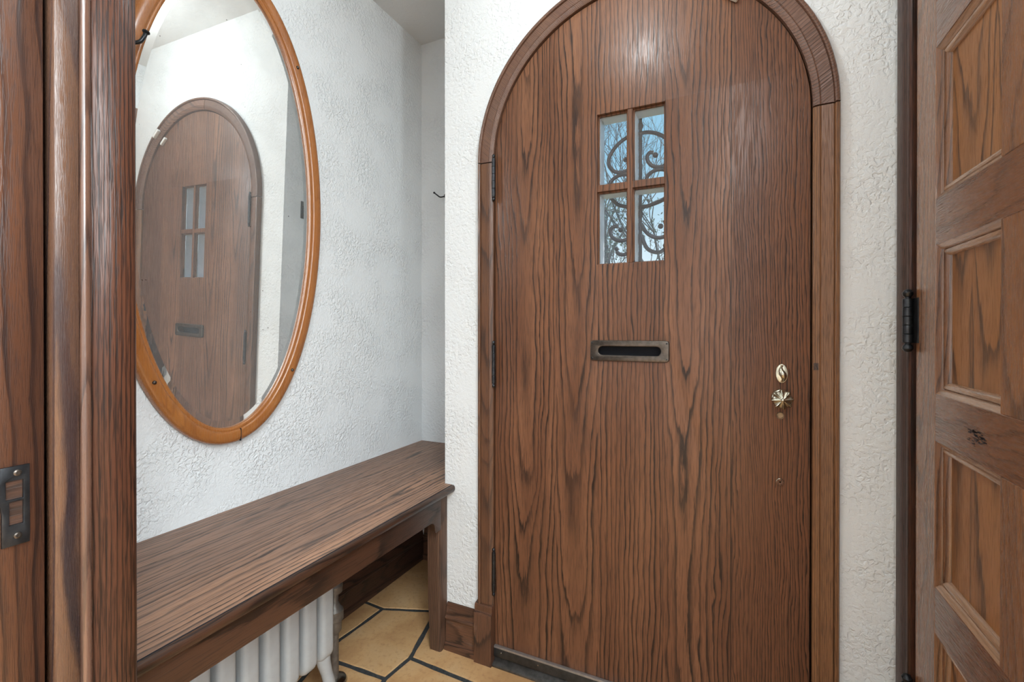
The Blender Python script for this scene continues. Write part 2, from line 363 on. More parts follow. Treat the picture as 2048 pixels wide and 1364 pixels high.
def plate_bm(outer, holes, thick, plane, bev=0.0, bseg=2):
    """flat plate with holes; outline in 2D, plane: 'XZ' (thickness along Y, from 0 to thick), 'YZ' (thickness along X), 'XY' (along Z)"""
    cu = bpy.data.curves.new('tmp', 'CURVE'); cu.dimensions = '2D'; cu.fill_mode = 'BOTH'
    cu.extrude = max(thick / 2 - bev, 0.00001); cu.bevel_depth = bev; cu.bevel_resolution = bseg; cu.offset = -bev
    for loop in [outer] + list(holes):
        s = cu.splines.new('POLY'); s.points.add(len(loop) - 1); s.use_cyclic_u = True
        for p, (a, b) in zip(s.points, loop): p.co = (a, b, 0, 1)
    ob = bpy.data.objects.new('tmp', cu); me = bpy.data.meshes.new_from_object(ob)
    bm = bmesh.new(); bm.from_mesh(me)
    bpy.data.objects.remove(ob); bpy.data.curves.remove(cu); bpy.data.meshes.remove(me)
    bmesh.ops.remove_doubles(bm, verts=bm.verts[:], dist=1e-6)
    for v in bm.verts:
        a, b, c = v.co; c += thick / 2
        v.co = {'XZ': (a, c, b), 'YZ': (c, a, b), 'XY': (a, b, c)}[plane]
    return bm
def plate(name, outer, holes, thick, plane, offset, mat, parent=None, bev=0.0, bseg=2):
    bm = plate_bm(outer, holes, thick, plane, bev, bseg)
    d = {'XZ': (0, offset, 0), 'YZ': (offset, 0, 0), 'XY': (0, 0, offset)}[plane]
    bmesh.ops.translate(bm, verts=bm.verts[:], vec=d)
    return link_mesh(name, bm, mat, parent, smooth=bev > 0, angle=0.7)
def arch_pts(cx, cz, r, a0, a1, n): return [(cx + r * math.cos(a0 + (a1 - a0) * i / n), cz + r * math.sin(a0 + (a1 - a0) * i / n)) for i in range(n + 1)]
def rect(a0, a1, b0, b1): return [(a0, b0), (a1, b0), (a1, b1), (a0, b1)]
def sweep(bm, path, prof, closed=False):
    """path: list of (point, out_vec, side_vec): profile (s, o) placed at point + s*side + o*out"""
    rings = [[bm.verts.new(Vector(p) + Vector(sd) * s + Vector(ou) * o) for s, o in prof] for p, ou, sd in path]
    m = len(prof); prs = list(zip(rings, rings[1:])) + ([(rings[-1], rings[0])] if closed else [])
    for a, b in prs:
        for k in range(m): bm.faces.new((a[k], a[(k + 1) % m], b[(k + 1) % m], b[k]))
    if not closed: bm.faces.new(rings[0]); bm.faces.new(rings[-1])

# ------------------------------------------------------------------ key dimensions (metres)
YF = 1.42          # front wall face
XE = -0.937        # end of the front wall, start of the bench alcove
XL = -1.408        # left wall
XR = 0.390         # right wall
YB = 1.922         # back of the alcove
ZC = 2.587         # ceiling
YN0, YN1 = 0.215, 0.315   # near wall with the doorway
ACX, ACZ = -0.268, 1.725  # arch centre
RD = 0.463         # door radius

# ------------------------------------------------------------------ setting: walls, ceiling
def struct(o, label, cat): return tag(o, label, cat, kind='structure')
outer = [(XE, -0.02), (XR + 0.1, -0.02), (XR + 0.1, ZC), (XE, ZC)]
hole = [(ACX - RD - 0.012, 0.0)] + arch_pts(ACX, ACZ, RD + 0.012, PI, 0, 48) + [(ACX + RD + 0.012, 0.0)]
wf = plate('wall_front', [(XE, -0.02), (hole[0][0], -0.02)] + hole[1:-1] + [(hole[-1][0], -0.02), (XR + 0.1, -0.02), (XR + 0.1, ZC), (XE, ZC)], [], 0.24, 'XZ', YF, M['wall_rough'])
struct(wf, 'white textured plaster wall around the arched front door', 'wall')
struct(boxo('wall_left', XL - 0.12, XL, -3.2, YB + 0.12, -0.02, ZC, M['wall']), 'white textured plaster wall behind the oval mirror and the bench', 'wall')
struct(boxo('wall_back', XL, XE + 0.0, YB, YB + 0.12, -0.02, ZC, M['wall']), 'narrow white plaster wall at the back of the bench alcove', 'wall')
struct(boxo('wall_alcove', XE, XE + 0.02, YF + 0.24, YB + 0.12, -0.02, ZC, M['wall']), 'white return wall inside the bench alcove, seen in the mirror', 'wall')
struct(boxo('wall_near', XL, -0.79, YN0, YN1, -0.02, ZC, M['wall']), 'white wall beside the near doorway, hidden behind the wooden jamb', 'wall')
DR0, DR1 = 0.545, 1.318  # side door opening
wr = plate('wall_right', [(YN0, -0.02), (DR0, -0.02), (DR0, 2.235), (DR1, 2.235), (DR1, -0.02), (YF, -0.02), (YF, ZC), (YN0, ZC)], [], 0.10, 'YZ', XR, M['wall'])
struct(wr, 'white plaster wall holding the panelled side door', 'wall')
struct(boxo('ceiling', XL - 0.12, 2.6, -3.3, YB + 0.12, ZC, ZC + 0.1, M['ceiling']), 'smooth light grey plaster ceiling above the alcove', 'ceiling')
# the hall behind the camera
struct(boxo('wall_hall_rear', XL, 2.6, -3.3, -3.2, -0.02, ZC, M['hallwall']), 'plain wall of the hall behind the camera', 'wall')
struct(boxo('wall_hall_right', 2.5, 2.6, -3.2, YN1, -0.02, ZC, M['hallwall']), 'plain wall on the right of the hall behind the camera', 'wall')
struct(boxo('wall_hall_front', XR, 2.5, YN0, YN1, -0.02, ZC, M['hallwall']), 'plain hall wall to the right of the near doorway', 'wall')

# ------------------------------------------------------------------ floor: irregular tan tiles in dark grout
random.seed(4)
def floor():
    bm = bmesh.new()
    box(bm, XL - 0.1, 2.55, -3.25, YB + 0.1, -0.06, -0.0035)
    nf = len(bm.faces)
    A = [(-1.306, 1.277), (-1.296, 1.389), (-1.291, 1.492), (-1.081, 1.572), (-1.010, 1.310), (-1.024, 1.196), (-1.193, 1.189), (-1.300, 1.180)]
    Et = [(-1.291, 1.492), (-1.081, 1.572), (-0.95, 1.60), (-0.93, 1.92), (-1.41, 1.92), (-1.41, 1.50)]
    B = [(-1.081, 1.572), (-1.010, 1.310), (-0.763, 1.302), (-0.5, 1.29), (-0.5, 1.46), (-0.95, 1.60)]
    Ct = [(-1.010, 1.310), (-1.024, 1.196), (-0.98, 1.0), (-0.5, 1.0), (-0.5, 1.29), (-0.763, 1.302)]
    Dt = [(-1.024, 1.196), (-1.193, 1.189), (-1.300, 1.180), (-1.25, 1.0), (-0.98, 1.0)]
    Ft = [(-1.306, 1.277), (-1.296, 1.389), (-1.291, 1.492), (-1.41, 1.50), (-1.41, 1.0), (-1.25, 1.0), (-1.300, 1.180)]
    polys = [A, Et, B, Ct, Dt, Ft]
    # elsewhere: jittered cells
    xs = [-1.41, -0.98, -0.5, -0.12, 0.30, 0.75, 1.2, 1.7, 2.15, 2.5]; ys = [-3.2, -2.7, -2.2, -1.7, -1.25, -0.8, -0.35, 0.1, 0.55, 1.0, 1.29, 1.92]
    gp = {}
    for i, x in enumerate(xs):
        for j, y in enumerate(ys):
            fixed = i in (0, len(xs) - 1) or j in (0, len(ys) - 1) or (i <= 2 and j >= 9)
            gp[i, j] = (x, y) if fixed else (x + random.uniform(-.1, .1), y + random.uniform(-.1, .1))
    for i in range(len(xs) - 1):
        for j in range(len(ys) - 1):
            if i < 2 and j >= 9: continue
            polys.append([gp[i, j], gp[i + 1, j], gp[i + 1, j + 1], gp[i, j + 1]])
    for P in polys:
        n = len(P); area = sum(P[k][0] * P[(k + 1) % n][1] - P[(k + 1) % n][0] * P[k][1] for k in range(n)) / 2
        if area < 0: P = P[::-1]
        # inset by the half joint width, with wavy stone edges
        Q = []
        for k in range(n):
            p0, p1, p2 = Vector(P[k - 1]), Vector(P[k]), Vector(P[(k + 1) % n])
            e1, e2 = (p1 - p0).normalized(), (p2 - p1).normalized()
            n1, n2 = Vector((-e1.y, e1.x)), Vector((-e2.y, e2.x))
            b = (n1 + n2); b = b / max(b.length_squared / 2, 0.5)
            Q.append(p1 + b * 0.0085)
        R = []
        for k in range(n):
            a, b = Q[k], Q[(k + 1) % n]; m = max(2, int((b - a).length / 0.03)); e = (b - a).normalized(); nn = Vector((-e.y, e.x))
            for t in range(m):
                w = mnoise.noise(Vector((a.x + (b.x - a.x) * t / m, a.y + (b.y - a.y) * t / m, 0)) * 18) * 0.003 if t else 0
                R.append(a + (b - a) * t / m + nn * w)
        ring = lambda d, z: [bm.verts.new((q.x, q.y, z)) for q in d]
        cen = sum(R, Vector((0, 0))) / len(R)
        lo = ring(R, -0.0036); mid = ring([q + (cen - q).normalized() * 0.0006 for q in R], -0.0008); top = ring([q + (cen - q).normalized() * 0.0035 for q in R], 0.0)
        for a, b in ((lo, mid), (mid, top)):
            for k in range(len(R)): bm.faces.new((a[k], a[(k + 1) % len(R)], b[(k + 1) % len(R)], b[k]))
        bm.faces.new(top)
    bm.faces.ensure_lookup_table()
    for f in bm.faces[nf:]: f.material_index = 1
    return link_mesh('floor', bm, [M['grout'], M['tile']])
struct(floor(), 'floor of irregular tan stone tiles with wide dark grout joints', 'floor')

# ------------------------------------------------------------------ front door
YD = 1.415
door = thing('door_1', (ACX, YD, 0), 'arched dark oak plank front door with a four-pane window and brass knob', 'door', kind='structure')
WX0, WX1, WZ0, WZ1 = -0.372, -0.170, 1.352, 1.818
win = rect(WX0, WX1, WZ0, WZ1)
slot_hole = rect(-0.378, -0.168, 1.061, 1.109)
leaf_out = [(ACX - RD + 0.002, 0.032)] + arch_pts(ACX, ACZ, RD - 0.003, PI, 0, 56) + [(ACX + RD - 0.004, 0.032)]
plate('door_leaf', leaf_out, [win, slot_hole], 0.046, 'XZ', YD, M['door'], door, bev=0.0015, bseg=1)
# thin dark seam between two boards of the leaf (a shallow applied groove strip on the face)
# window: muntins, glazing beads, panes, white outer sash
PX = [(-0.372, -0.279), (-0.264, -0.170)]; PZ = [(1.352, 1.578), (1.598, 1.818)]
panes = [rect(a[0], a[1], b[0], b[1]) for a in PX for b in PZ]
def lattice(name, y0, y1, e, mat, bev=0.0006, mid=True):
    """frame of bars around the four panes, each opening e smaller than the pane"""
    bm = bmesh.new()
    def bar(x0, x1, z0, z1):
        b2 = bmesh.new(); box(b2, x0, x1, y0, y1, z0, z1); bevel_all(b2, bev, 1); me = bpy.data.meshes.new('t'); b2.to_mesh(me); b2.free(); bm.from_mesh(me); bpy.data.meshes.remove(me)
    (a0, a1), (b0, b1) = PX; (c0, c1), (d0, d1) = PZ
    if e > 0:
        bar(a0 + .0004, a0 + e, c0 + .0004, d1 - .0004); bar(b1 - e, b1 - .0004, c0 + .0004, d1 - .0004)
        bar(a0 + e, b1 - e, c0 + .0004, c0 + e * .8); bar(a0 + e, b1 - e, d1 - e, d1 - .0004)
    bar(a1 - e, b0 + e, c0 + max(e, .0005), d1 - max(e, .0005))
    bar(a0 + max(e, .0005), a1 - e, c1 - e, d0 + e); bar(b0 + e, b1 - max(e, .0005), c1 - e, d0 + e)
    return link_mesh(name, bm, mat, door, True, 0.6)
lattice('muntin', YD + 0.002, YD + 0.012, 0.0, M['door'])
ins = 0.0055
lattice('glazing_bead', YD + 0.0125, YD + 0.0195, 0.0045, M['door'])
sash = lattice('outer_sash', YD + 0.0235, YD + 0.072, ins, M['white_paint'])
sash['label'] = 'white painted outer sash'
for a in PX:
    for b in PZ:
        boxo('glass_pane', a[0] + 0.002, a[1] - 0.002, YD + 0.0197, YD + 0.0232, b[0] + 0.002, b[1] - 0.002, M['glass'], door)
# wrought-iron grille outside the window
gx, gy = -0.255, 1.502
def grille():
    bm = bmesh.new()
    tube(bm, [(gx, gy, 1.345), (gx, gy, 1.83)], 0.0055, 8)
    box(bm, gx - 0.13, gx + 0.13, gy - 0.004, gy + 0.004, 1.829, 1.837); box(bm, gx - 0.13, gx + 0.13, gy - 0.004, gy + 0.004, 1.338, 1.346)
    for k in (-1, 1): box(bm, gx + k * 0.13 - 0.004, gx + k * 0.13 + 0.004, gy - 0.004, gy + 0.004, 1.338, 1.837)
    up = [(0, 1.772), (.02, 1.772), (.045, 1.765), (.07, 1.75), (.09, 1.728), (.101, 1.705), (.098, 1.683), (.087, 1.667), (.075, 1.660), (.062, 1.657), (.047, 1.659), (.034, 1.666), (.023, 1.681), (.021, 1.695), (.028, 1.706), (.040, 1.705)]
    mid = [(0, 1.538), (.02, 1.539), (.045, 1.545), (.066, 1.552), (.08, 1.563), (.093, 1.579), (.1, 1.6), (.097, 1.625), (.09, 1.636), (.078, 1.644), (.063, 1.649), (.045, 1.648), (.033, 1.643), (.024, 1.635), (.018, 1.622), (.024, 1.612)]
    low = [(.003, 1.485), (.015, 1.462), (.032, 1.445), (.052, 1.437), (.07, 1.438), (.087, 1.448), (.095, 1.463), (.094, 1.477), (.082, 1.485), (.070, 1.483)]
    bot = [(.003, 1.45), (.016, 1.414), (.031, 1.398), (.052, 1.391), (.066, 1.394), (.075, 1.402)]
    for pts, ball, w in ((up, (.046, 1.696), .0085), (mid, (.029, 1.614), .006), (low, (.062, 1.472), .0085), (bot, (.075, 1.411), .007)):
        for k in (-1, 1):
            P = smooth_pts([(gx + k * a, gy, b) for a, b in pts], 4)
            tube(bm, P, [0.0062] * len(P), 8)
            sphere(bm, (gx + k * ball[0], gy, ball[1]), w, 10)
    for z in (1.516, 1.795):
        lathe(bm, [(0.0005, -0.022), (0.007, -0.008), (0.0105, 0.0), (0.007, 0.008), (0.0005, 0.022)], (gx, gy, z), 'Z', 10)
    for z in (1.36, 1.81):
        for k in (-1, 1): tube(bm, [(gx + k * 0.13, gy, z), (gx + k * 0.13, YD + 0.045, z)], 0.004, 6)
    return link_mesh('window_grille', bm, M['wrought'], door, smooth=True, angle=0.8)
grille()['label'] = 'wrought iron grille of paired scrolls outside the panes'
# mail slot
def obround(x0, x1, z0, z1, n=10):
    r = (z1 - z0) / 2; zc = (z0 + z1) / 2
    return arch_pts(x1 - r, zc, r, -PI / 2, PI / 2, n) + arch_pts(x0 + r, zc, r, PI / 2, 3 * PI / 2, n)
def rrect(x0, x1, z0, z1, r, n=4):
    out = []
    for cx_, cz_, a in ((x1 - r, z0 + r, -PI / 2), (x1 - r, z1 - r, 0), (x0 + r, z1 - r, PI / 2), (x0 + r, z0 + r, PI)):
        out += arch_pts(cx_, cz_, r, a, a + PI / 2, n)
    return out
ms = plate('mail_slot', rrect(-0.391, -0.157, 1.0535, 1.1165, 0.009), [obround(-0.366, -0.180, 1.0715, 1.0985)], 0.0085, 'XZ', YD - 0.0085, M['bronze'], door, bev=0.0022)
ms['label'] = 'bronze mail slot plate with an oblong opening'
boxo('slot_flap', -0.3775, -0.1685, YD + 0.028, YD + 0.032, 1.0615, 1.1085, M['flap'], ms)
for x in (-0.3845, -0.1635):
    for z in (1.062, 1.1085):
        bm = bmesh.new(); lathe(bm, [(0.0026, 0.0006), (0.0026, -0.0004), (0.0012, -0.0009)], (x, YD - 0.0085, z), 'Y', 10)
        link_mesh('screw', bm, M['black_metal'], ms, True, 0.8)
# thumb turn
def ellipse2(cx_, cz_, a, b, n=32): return [(cx_ + a * math.cos(2 * PI * k / n), cz_ + b * math.sin(2 * PI * k / n)) for k in range(n)]
tp = plate('thumb_turn_plate', ellipse2(0.1275, 1.033, 0.0145, 0.0255), [], 0.004, 'XZ', YD - 0.004, M['brass'], door, bev=0.0015)
bm = bmesh.new()
lathe(bm, [(0.008, 0.0), (0.007, -0.006), (0.005, -0.010)], (0.1275, YD - 0.004, 1.033), 'Y', 14)
tube(bm, smooth_pts([(0.1255, YD - 0.011, 1.052), (0.1245, YD - 0.016, 1.042), (0.1285, YD - 0.018, 1.033), (0.131, YD - 0.016, 1.022), (0.1285, YD - 0.011, 1.013)], 4), [.002, .003, .004, .005, .006, .0065, .007, .0075, .008, .008, .0075, .007, .006, .005, .004, .003, .002], 10)
link_mesh('thumb_turn', bm, M['brass'], tp, True, 0.9)
for z in (1.0535, 1.0125):
    bm = bmesh.new(); lathe(bm, [(0.0035, 0.0), (0.003, -0.0015), (0.0012, -0.002)], (0.1275, YD - 0.004, z), 'Y', 10); link_mesh('screw', bm, M['brass_dark'], tp, True, 0.8)
# fluted knob
KX, KZ = 0.126, 0.968
bm = bmesh.new(); lathe(bm, [(0.024, 0.0), (0.024, -0.003), (0.021, -0.007), (0.012, -0.011), (0.010, -0.026)], (KX, YD, KZ), 'Y', 32)
rose = link_mesh('knob_rosette', bm, M['brass'], door, True, 0.7)
def knob():
    bm = bmesh.new(); n = 96; rings = []
    prof = [(0.010, -0.024, 0), (0.018, -0.026, .3), (0.0245, -0.031, 1), (0.0260, -0.0345, 1), (0.0245, -0.0375, 1), (0.020, -0.040, 1), (0.014, -0.043, .9), (0.008, -0.0455, .7), (0.005, -0.047, 0)]
    for r, h, a in prof:
        ring = []
        for k in range(n):
            th = 2 * PI * k / n; c = math.cos(8 * th) * 0.5 + 0.5
            rr = r * (1 - a * 0.12 * (1 - c)); hh = h - a * 0.0055 * (c ** 3) * (r / 0.026) + a * 0.001
            ring.append(bm.verts.new((KX + rr * math.cos(th + .1), YD + hh, KZ + rr * math.sin(th + .1))))
        rings.append(ring)
    for a, b in zip(rings, rings[1:]):
        for k in range(n): bm.faces.new((a[k], a[(k + 1) % n], b[(k + 1) % n], b[k]))
    bm.faces.new(rings[0]); bm.faces.new(rings[-1])
    sphere(bm, (KX, YD - 0.0465, KZ), 0.0052, 12)
    return link_mesh('door_knob', bm, M['brass'], door, True, 0.9)
knob()['label'] = 'fluted brass door knob with eight flower-like ridges'
for z, nm in ((0.921, 'keyhole_cover'), (0.744, 'screw_plug')):
    bm = bmesh.new()
    lathe(bm, [(0.0095, 0.0), (0.0095, -0.002), (0.0085, -0.0032), (0.0070, -0.0032), (0.0062, -0.0012), (0.002, -0.001)], (0.124, YD, z), 'Y', 24)
    link_mesh(nm, bm, M['brass_dark'] if z > 0.9 else M['door'], door, True, 0.7)
    if z < 0.9:
        bm = bmesh.new(); lathe(bm, [(0.0097, 0.0004), (0.0097, -0.0024), (0.0088, -0.0034), (0.0086, -0.001)], (0.124, YD, z), 'Y', 24); link_mesh('plug_ring', bm, M['brass'], door, True, 0.7)
# hinges
HXc = ACX - RD + 0.0030
for (z0, z1) in ((1.606, 1.731), (0.968, 1.094), (0.254, 0.384)):
    bm = bmesh.new(); c = (HXc, YD - 0.0125, 0); r = 0.0066; L = z1 - z0
    prof = [(0.0008, -0.018), (0.004, -0.016), (0.0056, -0.012), (0.0052, -0.008), (0.0034, -0.005), (0.0060, -0.003), (0.0060, 0.0)]
    pr2 = []
    for k in range(5):
        a, b = z0 + L * k / 5, z0 + L * (k + 1) / 5
        pr2 += [(r * .82, a), (r, a + .001), (r, b - .001), (r * .82, b)]
    full = [(q, z0 + h) for q, h in prof] + pr2 + [(q, z1 - h) for q, h in reversed(prof)]
    lathe(bm, full, c, 'Z', 14)
    hg = link_mesh('hinge', bm, M['black_metal'], door, True, 0.7)
    boxo('hinge_leaf', HXc - 0.0012, HXc + 0.0012, YD - 0.0125, YD - 0.0005, z0 + 0.002, z1 - 0.002, M['black_metal'], hg)
# bottom sweep of the door
boxo('door_sweep', ACX - RD + 0.003, ACX + RD - 0.004, YD - 0.012, YD, 0.030, 0.060, M['alu'], door, bev=0.002)
boxo('sweep_lip', ACX - RD + 0.003, ACX + RD - 0.004, YD - 0.0125, YD - 0.0005, 0.060, 0.0665, M['alu_edge'], door, bev=0.001)
for x in (-0.70, -0.565, -0.36, -0.15, 0.06):
    bm = bmesh.new(); lathe(bm, [(0.0025, 0.0), (0.0022, -0.001), (0.001, -0.0016)], (x, YD - 0.012, 0.049), 'Y', 10); link_mesh('sweep_screw', bm, M['chrome'], door, True, 0.8)
# alarm contact: magnet on the door, switch on the casing (a thing of its own)
def chip(name, ang, r, ln, wd, th, y, mat, parent=None):
    bm = bmesh.new(); box(bm, -wd / 2, wd / 2, -th, 0, -ln / 2, ln / 2); bevel_all(bm, 0.003, 2)
    a = ang; rot = Matrix.Rotation(-(a), 4, 'Y')
    c = Vector((ACX + r * math.cos(a), y, ACZ + r * math.sin(a)))
    bmesh.ops.transform(bm, matrix=Matrix.Translation(c) @ rot, verts=bm.verts[:])
    return link_mesh(name, bm, mat, parent, True, 0.6)
chip('alarm_magnet', 0.905, 0.436, 0.050, 0.013, 0.014, YD, M['plastic'], door)['label'] = 'white plastic alarm magnet'

# threshold on the floor
th = plate('trim_1', [(YD + 0.20, 0.0), (YD - 0.022, 0.0), (YD - 0.019, 0.007), (YD - 0.004, 0.012), (YD + 0.004, 0.026), (YD + 0.05, 0.028), (YD + 0.20, 0.020)], [], 2 * RD + 0.016, 'YZ', ACX - RD - 0.008, M['alu_sill'])
struct(th, 'dull metal threshold strip under the front door', 'threshold')

# ------------------------------------------------------------------ casing of the front door
cas = thing('trim_2', (ACX, YF, 0), 'dark oak casing following the arch of the front door', 'door casing', kind='structure')
CPROF = [(0.000, 0.0), (0.000, 0.012), (0.003, 0.015), (0.014, 0.0185), (0.0165, 0.017), (0.018, 0.0185), (0.044, 0.0185), (0.0455, 0.0165), (0.047, 0.0225), (0.050, 0.0245), (0.055, 0.0235), (0.058, 0.018), (0.058, 0.0)]
RI = RD + 0.0005
def leg(name, side, z0, z1, mat):
    bm = bmesh.new(); x = ACX + side * RI
    sweep(bm, [((x, YF, z), (0, -1, 0), (side, 0, 0)) for z in (z0, z1)], CPROF)
    return link_mesh(name, bm, mat, cas, True, 0.5)
leg('casing_leg', -1, 0.195, ACZ - 0.004, M['casing']); leg('casing_leg', 1, 0.195, ACZ - 0.004, M['casing_light'])['label'] = 'lighter worn casing leg on the lock side'
def arc(name, a0, a1, mat):
    bm = bmesh.new(); n = 30
    sweep(bm, [((ACX + RI * math.cos(a), YF, ACZ + RI * math.sin(a)), (0, -1, 0), (math.cos(a), 0, math.sin(a))) for a in [a0 + (a1 - a0) * k / n for k in range(n + 1)]], CPROF)
    return link_mesh(name, bm, mat, cas, True, 0.5)
arc('casing_arch', PI, PI * 0.56, M['arch_left']); arc('casing_arch', PI * 0.558, 0.0, M['arch_right'])
for s in (-1, 1):
    x0, x1 = ACX + s * (RI - 0.001), ACX + s * (RI + 0.066)
    bm = bmesh.new()
    prof = [(YF + .0, 0.0), (YF - 0.034, 0.0), (YF - 0.034, 0.168), (YF - 0.031, 0.176), (YF - 0.027, 0.180), (YF - 0.027, 0.196), (YF - 0.024, 0.201), (YF, 0.203)]
    rg = [[bm.verts.new((x, y, z)) for y, z in prof] for x in (x0, x1)]
    for k in range(len(prof)): bm.faces.new((rg[0][k], rg[0][(k + 1) % len(prof)], rg[1][(k + 1) % len(prof)], rg[1][k]))
    bm.faces.new(rg[0]); bm.faces.new(rg[1])
    link_mesh('plinth_block', bm, M['plinth'], cas, True, 0.5)
boxo('latch_mortise', 0.1975, 0.2085, YF - 0.0180, YF - 0.004, 1.046, 1.064, M['base_y'], cas)
# jamb lining the reveal behind the casing
bm = bmesh.new()
path = [((ACX - RD - 0.0005, 0, z), (-1, 0, 0)) for z in (0.0, 0.8, ACZ)] + [((ACX + (RD + .0005) * math.cos(a), 0, ACZ + (RD + .0005) * math.sin(a)), (math.cos(a), 0, math.sin(a))) for a in [PI - PI * k / 40 for k in range(1, 40)]] + [((ACX + RD + 0.0005, 0, z), (1, 0, 0)) for z in (ACZ, 0.8, 0.0)]
sweep(bm, [((p[0], YF + 0.001, p[2]), (0, 1, 0), sd) for p, sd in path], [(0, 0), (0.011, 0), (0.011, 0.235), (-0.016, 0.235), (-0.016, 0.048), (0, 0.048)])
link_mesh('door_jamb', bm, M['casing'], cas, True, 0.5)
al = chip('alarm_sensor', 0.89, 0.492, 0.055, 0.015, 0.016, YF - 0.0185, M['plastic'])
tag(al, 'small white alarm contact on the upper right of the arch casing', 'sensor')

# ------------------------------------------------------------------ baseboards
BP = [(0.0, 0.0), (0.026, 0.0), (0.026, 0.012), (0.022, 0.022), (0.0145, 0.026), (0.0135, 0.028), (0.0135, 0.105), (0.018, 0.107), (0.020, 0.112), (0.017, 0.117), (0.012, 0.120), (0.004, 0.158), (0.0, 0.161)]
def baseboard(name, p0, p1, out, mat, label, k=1.0):
    bm = bmesh.new(); sweep(bm, [(p, out, (0, 0, 1)) for p in (p0, p1)], [(z * k, o) for o, z in BP])
    o = link_mesh(name, bm, mat, None, True, 0.5); struct(o, label, 'baseboard'); return o
baseboard('baseboard_front', (-0.925, YF, 0), (ACX - RI - 0.060, YF, 0), (0, -1, 0), M['base'], 'short oak baseboard between the bench leg and the door plinth')
baseboard('baseboard_left', (XL, YN1, 0), (XL, YB, 0), (1, 0, 0), M['base_y'], 'dark oak baseboard along the left wall behind the radiator', 0.86)
baseboard('baseboard_back', (XL + 0.02, YB, 0), (XE, YB, 0), (0, -1, 0), M['base'], 'dark oak baseboard at the back under the bench')
baseboard('baseboard_right', (ACX + RI + 0.060, YF, 0), (XR - 0.02, YF, 0), (0, -1, 0), M['base'], 'short oak baseboard right of the front door')

# ------------------------------------------------------------------ left doorway jamb with strike plate (foreground)
jb = thing('trim_3', (-0.67, 0.27, 0), 'dark oak door jamb with a black strike plate at the left edge', 'door jamb', kind='structure')
XRB, XST = -0.6715, -0.66
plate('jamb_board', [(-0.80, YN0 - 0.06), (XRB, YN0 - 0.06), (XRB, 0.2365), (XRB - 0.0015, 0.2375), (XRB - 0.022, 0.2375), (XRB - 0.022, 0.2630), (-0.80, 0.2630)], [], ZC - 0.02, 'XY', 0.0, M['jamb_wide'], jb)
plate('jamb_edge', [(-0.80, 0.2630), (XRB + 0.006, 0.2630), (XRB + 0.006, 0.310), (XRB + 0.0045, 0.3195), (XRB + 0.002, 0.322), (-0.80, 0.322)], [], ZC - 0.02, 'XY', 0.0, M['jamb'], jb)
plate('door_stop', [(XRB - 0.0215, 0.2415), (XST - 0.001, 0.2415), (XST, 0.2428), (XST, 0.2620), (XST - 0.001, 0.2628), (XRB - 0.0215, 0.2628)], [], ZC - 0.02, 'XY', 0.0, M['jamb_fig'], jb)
bm = bmesh.new()
n = 14; pr_ = [(XST - 0.0045 + 0.0062 * math.cos(a), 0.2690 + 0.0058 * math.sin(a)) for a in [-PI * .75 + 1.5 * PI * k / n for k in range(n + 1)]]
rg = [[bm.verts.new((x, y, z)) for x, y in pr_] for z in (0.0, ZC - 0.02)]
for k in range(len(pr_)): bm.faces.new((rg[0][k], rg[0][(k + 1) % len(pr_)], rg[1][(k + 1) % len(pr_)], rg[1][k]))
bm.faces.new(rg[0]); bm.faces.new(rg[1])
link_mesh('stop_bead', bm, M['bead'], jb, True, 0.6)
# strike plate
sp_o = [(0.2035, 0.9265), (0.2245, 0.9265), (0.2245, 1.0085), (0.2025, 1.0085), (0.2025, 0.9930), (0.1880, 0.9930), (0.1880, 0.9720), (0.2025, 0.9700), (0.2035, 0.9600)]
stp = plate('strike_plate', sp_o, [rect(0.2065, 0.2195, 0.9745, 0.9935), rect(0.2090, 0.2195, 0.9480, 0.9720)], 0.0032, 'YZ', XRB + 0.0002, M['black_metal'], jb, bev=0.0005, bseg=1)
stp['label'] = 'black strike plate with two latch openings'
boxo('latch_pocket', XRB - 0.0006, XRB + 0.0004, 0.2065, 0.2195, 0.9480, 0.9935, M['base_y'], stp)
for z in (1.0015, 0.9365):
    bm = bmesh.new(); lathe(bm, [(0.0034, 0.0), (0.0032, 0.0009), (0.0018, 0.0014), (0.0016, 0.0008)], (XRB + 0.0034, 0.2150, z), 'X', 16); link_mesh('screw', bm, M['bronze'], stp, True, 0.6)

# ------------------------------------------------------------------ side door on the right wall
sd = thing('door_2', (0.376, 0.92, 0), 'oak side door of small moulded panels on black hinges', 'door', kind='structure')
XD = 0.376; T = 0.038
SY0, SY1 = 0.556, 1.307       # door edges
cols = [(0.957, 1.203), (0.634, 0.880)]
rz = [(0.245, 0.538), (0.632, 0.925), (1.021, 1.319), (1.413, 1.714), (1.808, 2.105)]
def stile(name, y0, y1, z0, z1, mat):
    boxo(name, XD, XD + T, y0, y1, z0, z1, mat, sd, bev=0.0012, seg=1)
stile('stile', 1.203, SY1, 0.012, 2.22, M['sd_stile']); stile('stile', SY0, 0.634, 0.012, 2.22, M['sd_stile'])
zz = [0.012] + [v for p in rz for v in p] + [2.22]
for k in range(0, len(zz), 2): stile('rail', 0.634, 1.203, zz[k], zz[k + 1], M['sd_rail'])
for z0, z1 in rz: stile('middle_stile', 0.880, 0.957, z0, z1, M['sd_stile'])
MP = [(0.0, 0.001), (0.002, 0.003), (0.0065, 0.0048), (0.0095, 0.0085), (0.0100, 0.0115), (0.0125, 0.0085), (0.0165, 0.0082), (0.0205, 0.0105), (0.0235, 0.0150), (0.0245, 0.0190), (0.0245, 0.022), (0.0, 0.022)]
